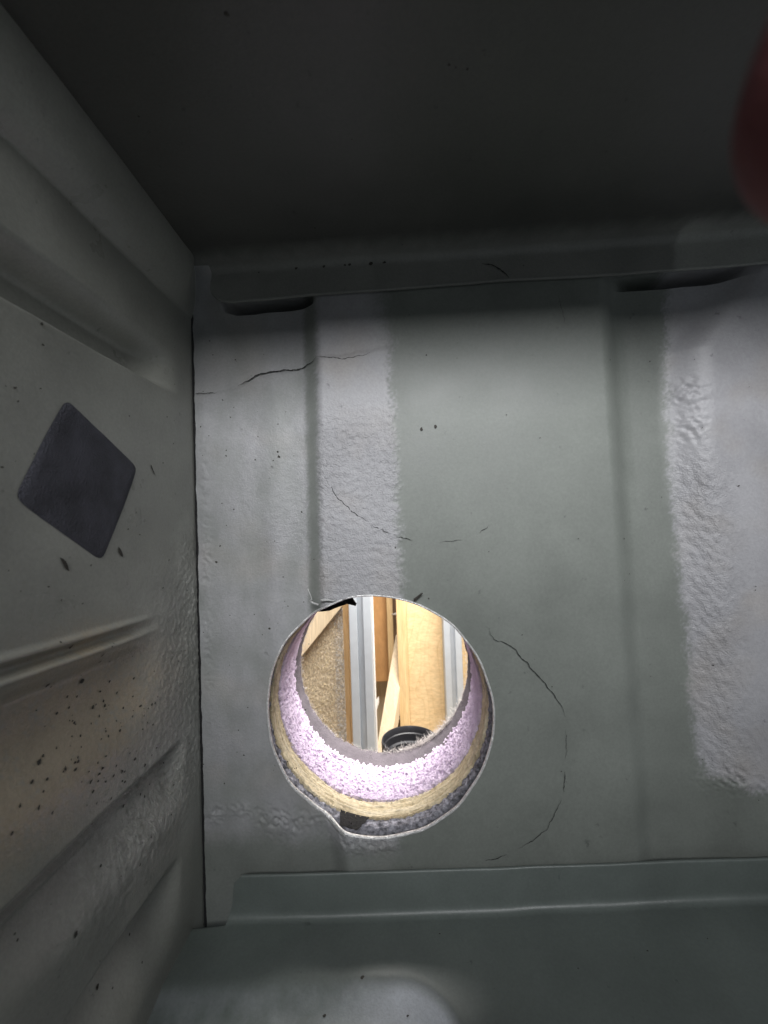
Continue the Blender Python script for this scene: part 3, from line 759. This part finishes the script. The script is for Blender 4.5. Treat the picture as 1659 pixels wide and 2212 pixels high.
yp = 748 - CAMD
o = specks('screw_hole', it, plyb, lambda x, z, d: (x, yp - .2 - .2 * d, z)); o.data.materials[0] = M['strip']
upright('plywood_strip', 1296, 1600, 600, 770, 12, 'ply', 'plywood board right of the right aluminium profile', 'board')
upright('cream_board', 560, 900, 600, 860, 10, 'cream', 'cream board low behind the leaning batten', 'board', ztop=-290)
# leaning batten
p0, p1 = crop(768, 1180, 690), crop(900, 400, 768)
board('leaning_batten', p0, p1, crop(850, 1180, 690) - p0, (9, 22, 0), 'cream', .6, label='cream batten leaning diagonally towards the pine post', cat='batten')
# paper scrap and screws
sp = [crop(776, 800, 690), crop(797, 768, 692), crop(800, 800, 695), crop(784, 860, 690), crop(776, 880, 690)]
V = [p for p in sp] + [p + np.array((0, 1.0, 0)) for p in sp]; k = len(sp)
make('paper_scrap', V, [tuple(range(k)), tuple(range(2 * k - 1, k - 1, -1))] + [(i, (i + 1) % k, k + (i + 1) % k, k + i) for i in range(k)], 'white', smooth=False,
     label='small white paper scrap beside the leaning batten', cat='paper')
for (cx, cy, lb) in ((888, 276, 'upper white screw in the dark gap'), (918, 900, 'lower white screw in the dark gap')):
    c = crop(cx, cy, 770)
    Vv, Fc = tube([c + np.array((-6, 12, -2)), c, c + np.array((1, -1, .3)), c + np.array((3.5, -4, 1.4)), c + np.array((4.2, -5, 1.6))], [1.2, 1.3, 1.5, 2.6, 2.6], 10)
    make('screw', Vv, Fc, 'white', label=lb + ' beside the pine post', cat='screw', group='screws in the gap')
# black tube standing in the room
c = crop(984, 1024, 470); R = 31.0
prof = [(R * .80, -205), (R * .94, -205), (R * .94, -30), (R * .86, -29), (R * .86, -22), (R * 1.0, -21), (R * 1.02, -2), (R, 0), (R * .965, .3), (R * .94, -1), (R * .93, -7), (R * .90, -8), (R * .89, -16), (R * .80, -17),
        (R * .78, -24), (R * .74, -25), (R * .74, -33), (R * .70, -34), (R * .70, -200)]
ns = 96; V = [(c[0] + r * math.cos(2 * math.pi * k / ns), c[1] + r * math.sin(2 * math.pi * k / ns), c[2] + z) for r, z in prof for k in range(ns)]
tb = make('black_tube', V, quads(len(prof), ns, True)[:, ::-1], 'tube', smooth=True, label='black plastic tube with a ringed mouth low in the hole', cat='tube')
md = tb.modifiers.new('edges', 'EDGE_SPLIT'); md.split_angle = math.radians(35)

# ------------------------------------------------------------------ fingertip of the person holding the phone, close to the lens
Df = 18.0
tip = onY(1908, 200, Df - CAMD)
dirn = _n((0.42, -0.18, 0.90)); pts = []; rad = []
L = [(-7.6, .6), (-7.0, 3.0), (-5.6, 5.0), (-3.2, 6.9), (0, 7.9), (5, 8.3), (12, 8.0), (19, 8.0), (24, 8.7), (30, 8.5), (40, 8.7), (50, 9.4), (58, 9.2), (72, 9.8), (86, 10.6)]
for t, r in L:
    r = r * .67; t = t * .67
    bend = np.array((0.0, -0.0035 * max(0, t) ** 2, -0.001 * max(0, t - 20) ** 2))
    pts.append(tip + dirn * t + bend); rad.append(r)
Vv, Fc = tube(pts, rad, 28)
fin = make('person', Vv, Fc, 'skin', label='blurred dark red fingertip of the person taking the photo, at upper right', cat='person')
md = fin.modifiers.new('smooth', 'SUBSURF'); md.levels = 1; md.render_levels = 2
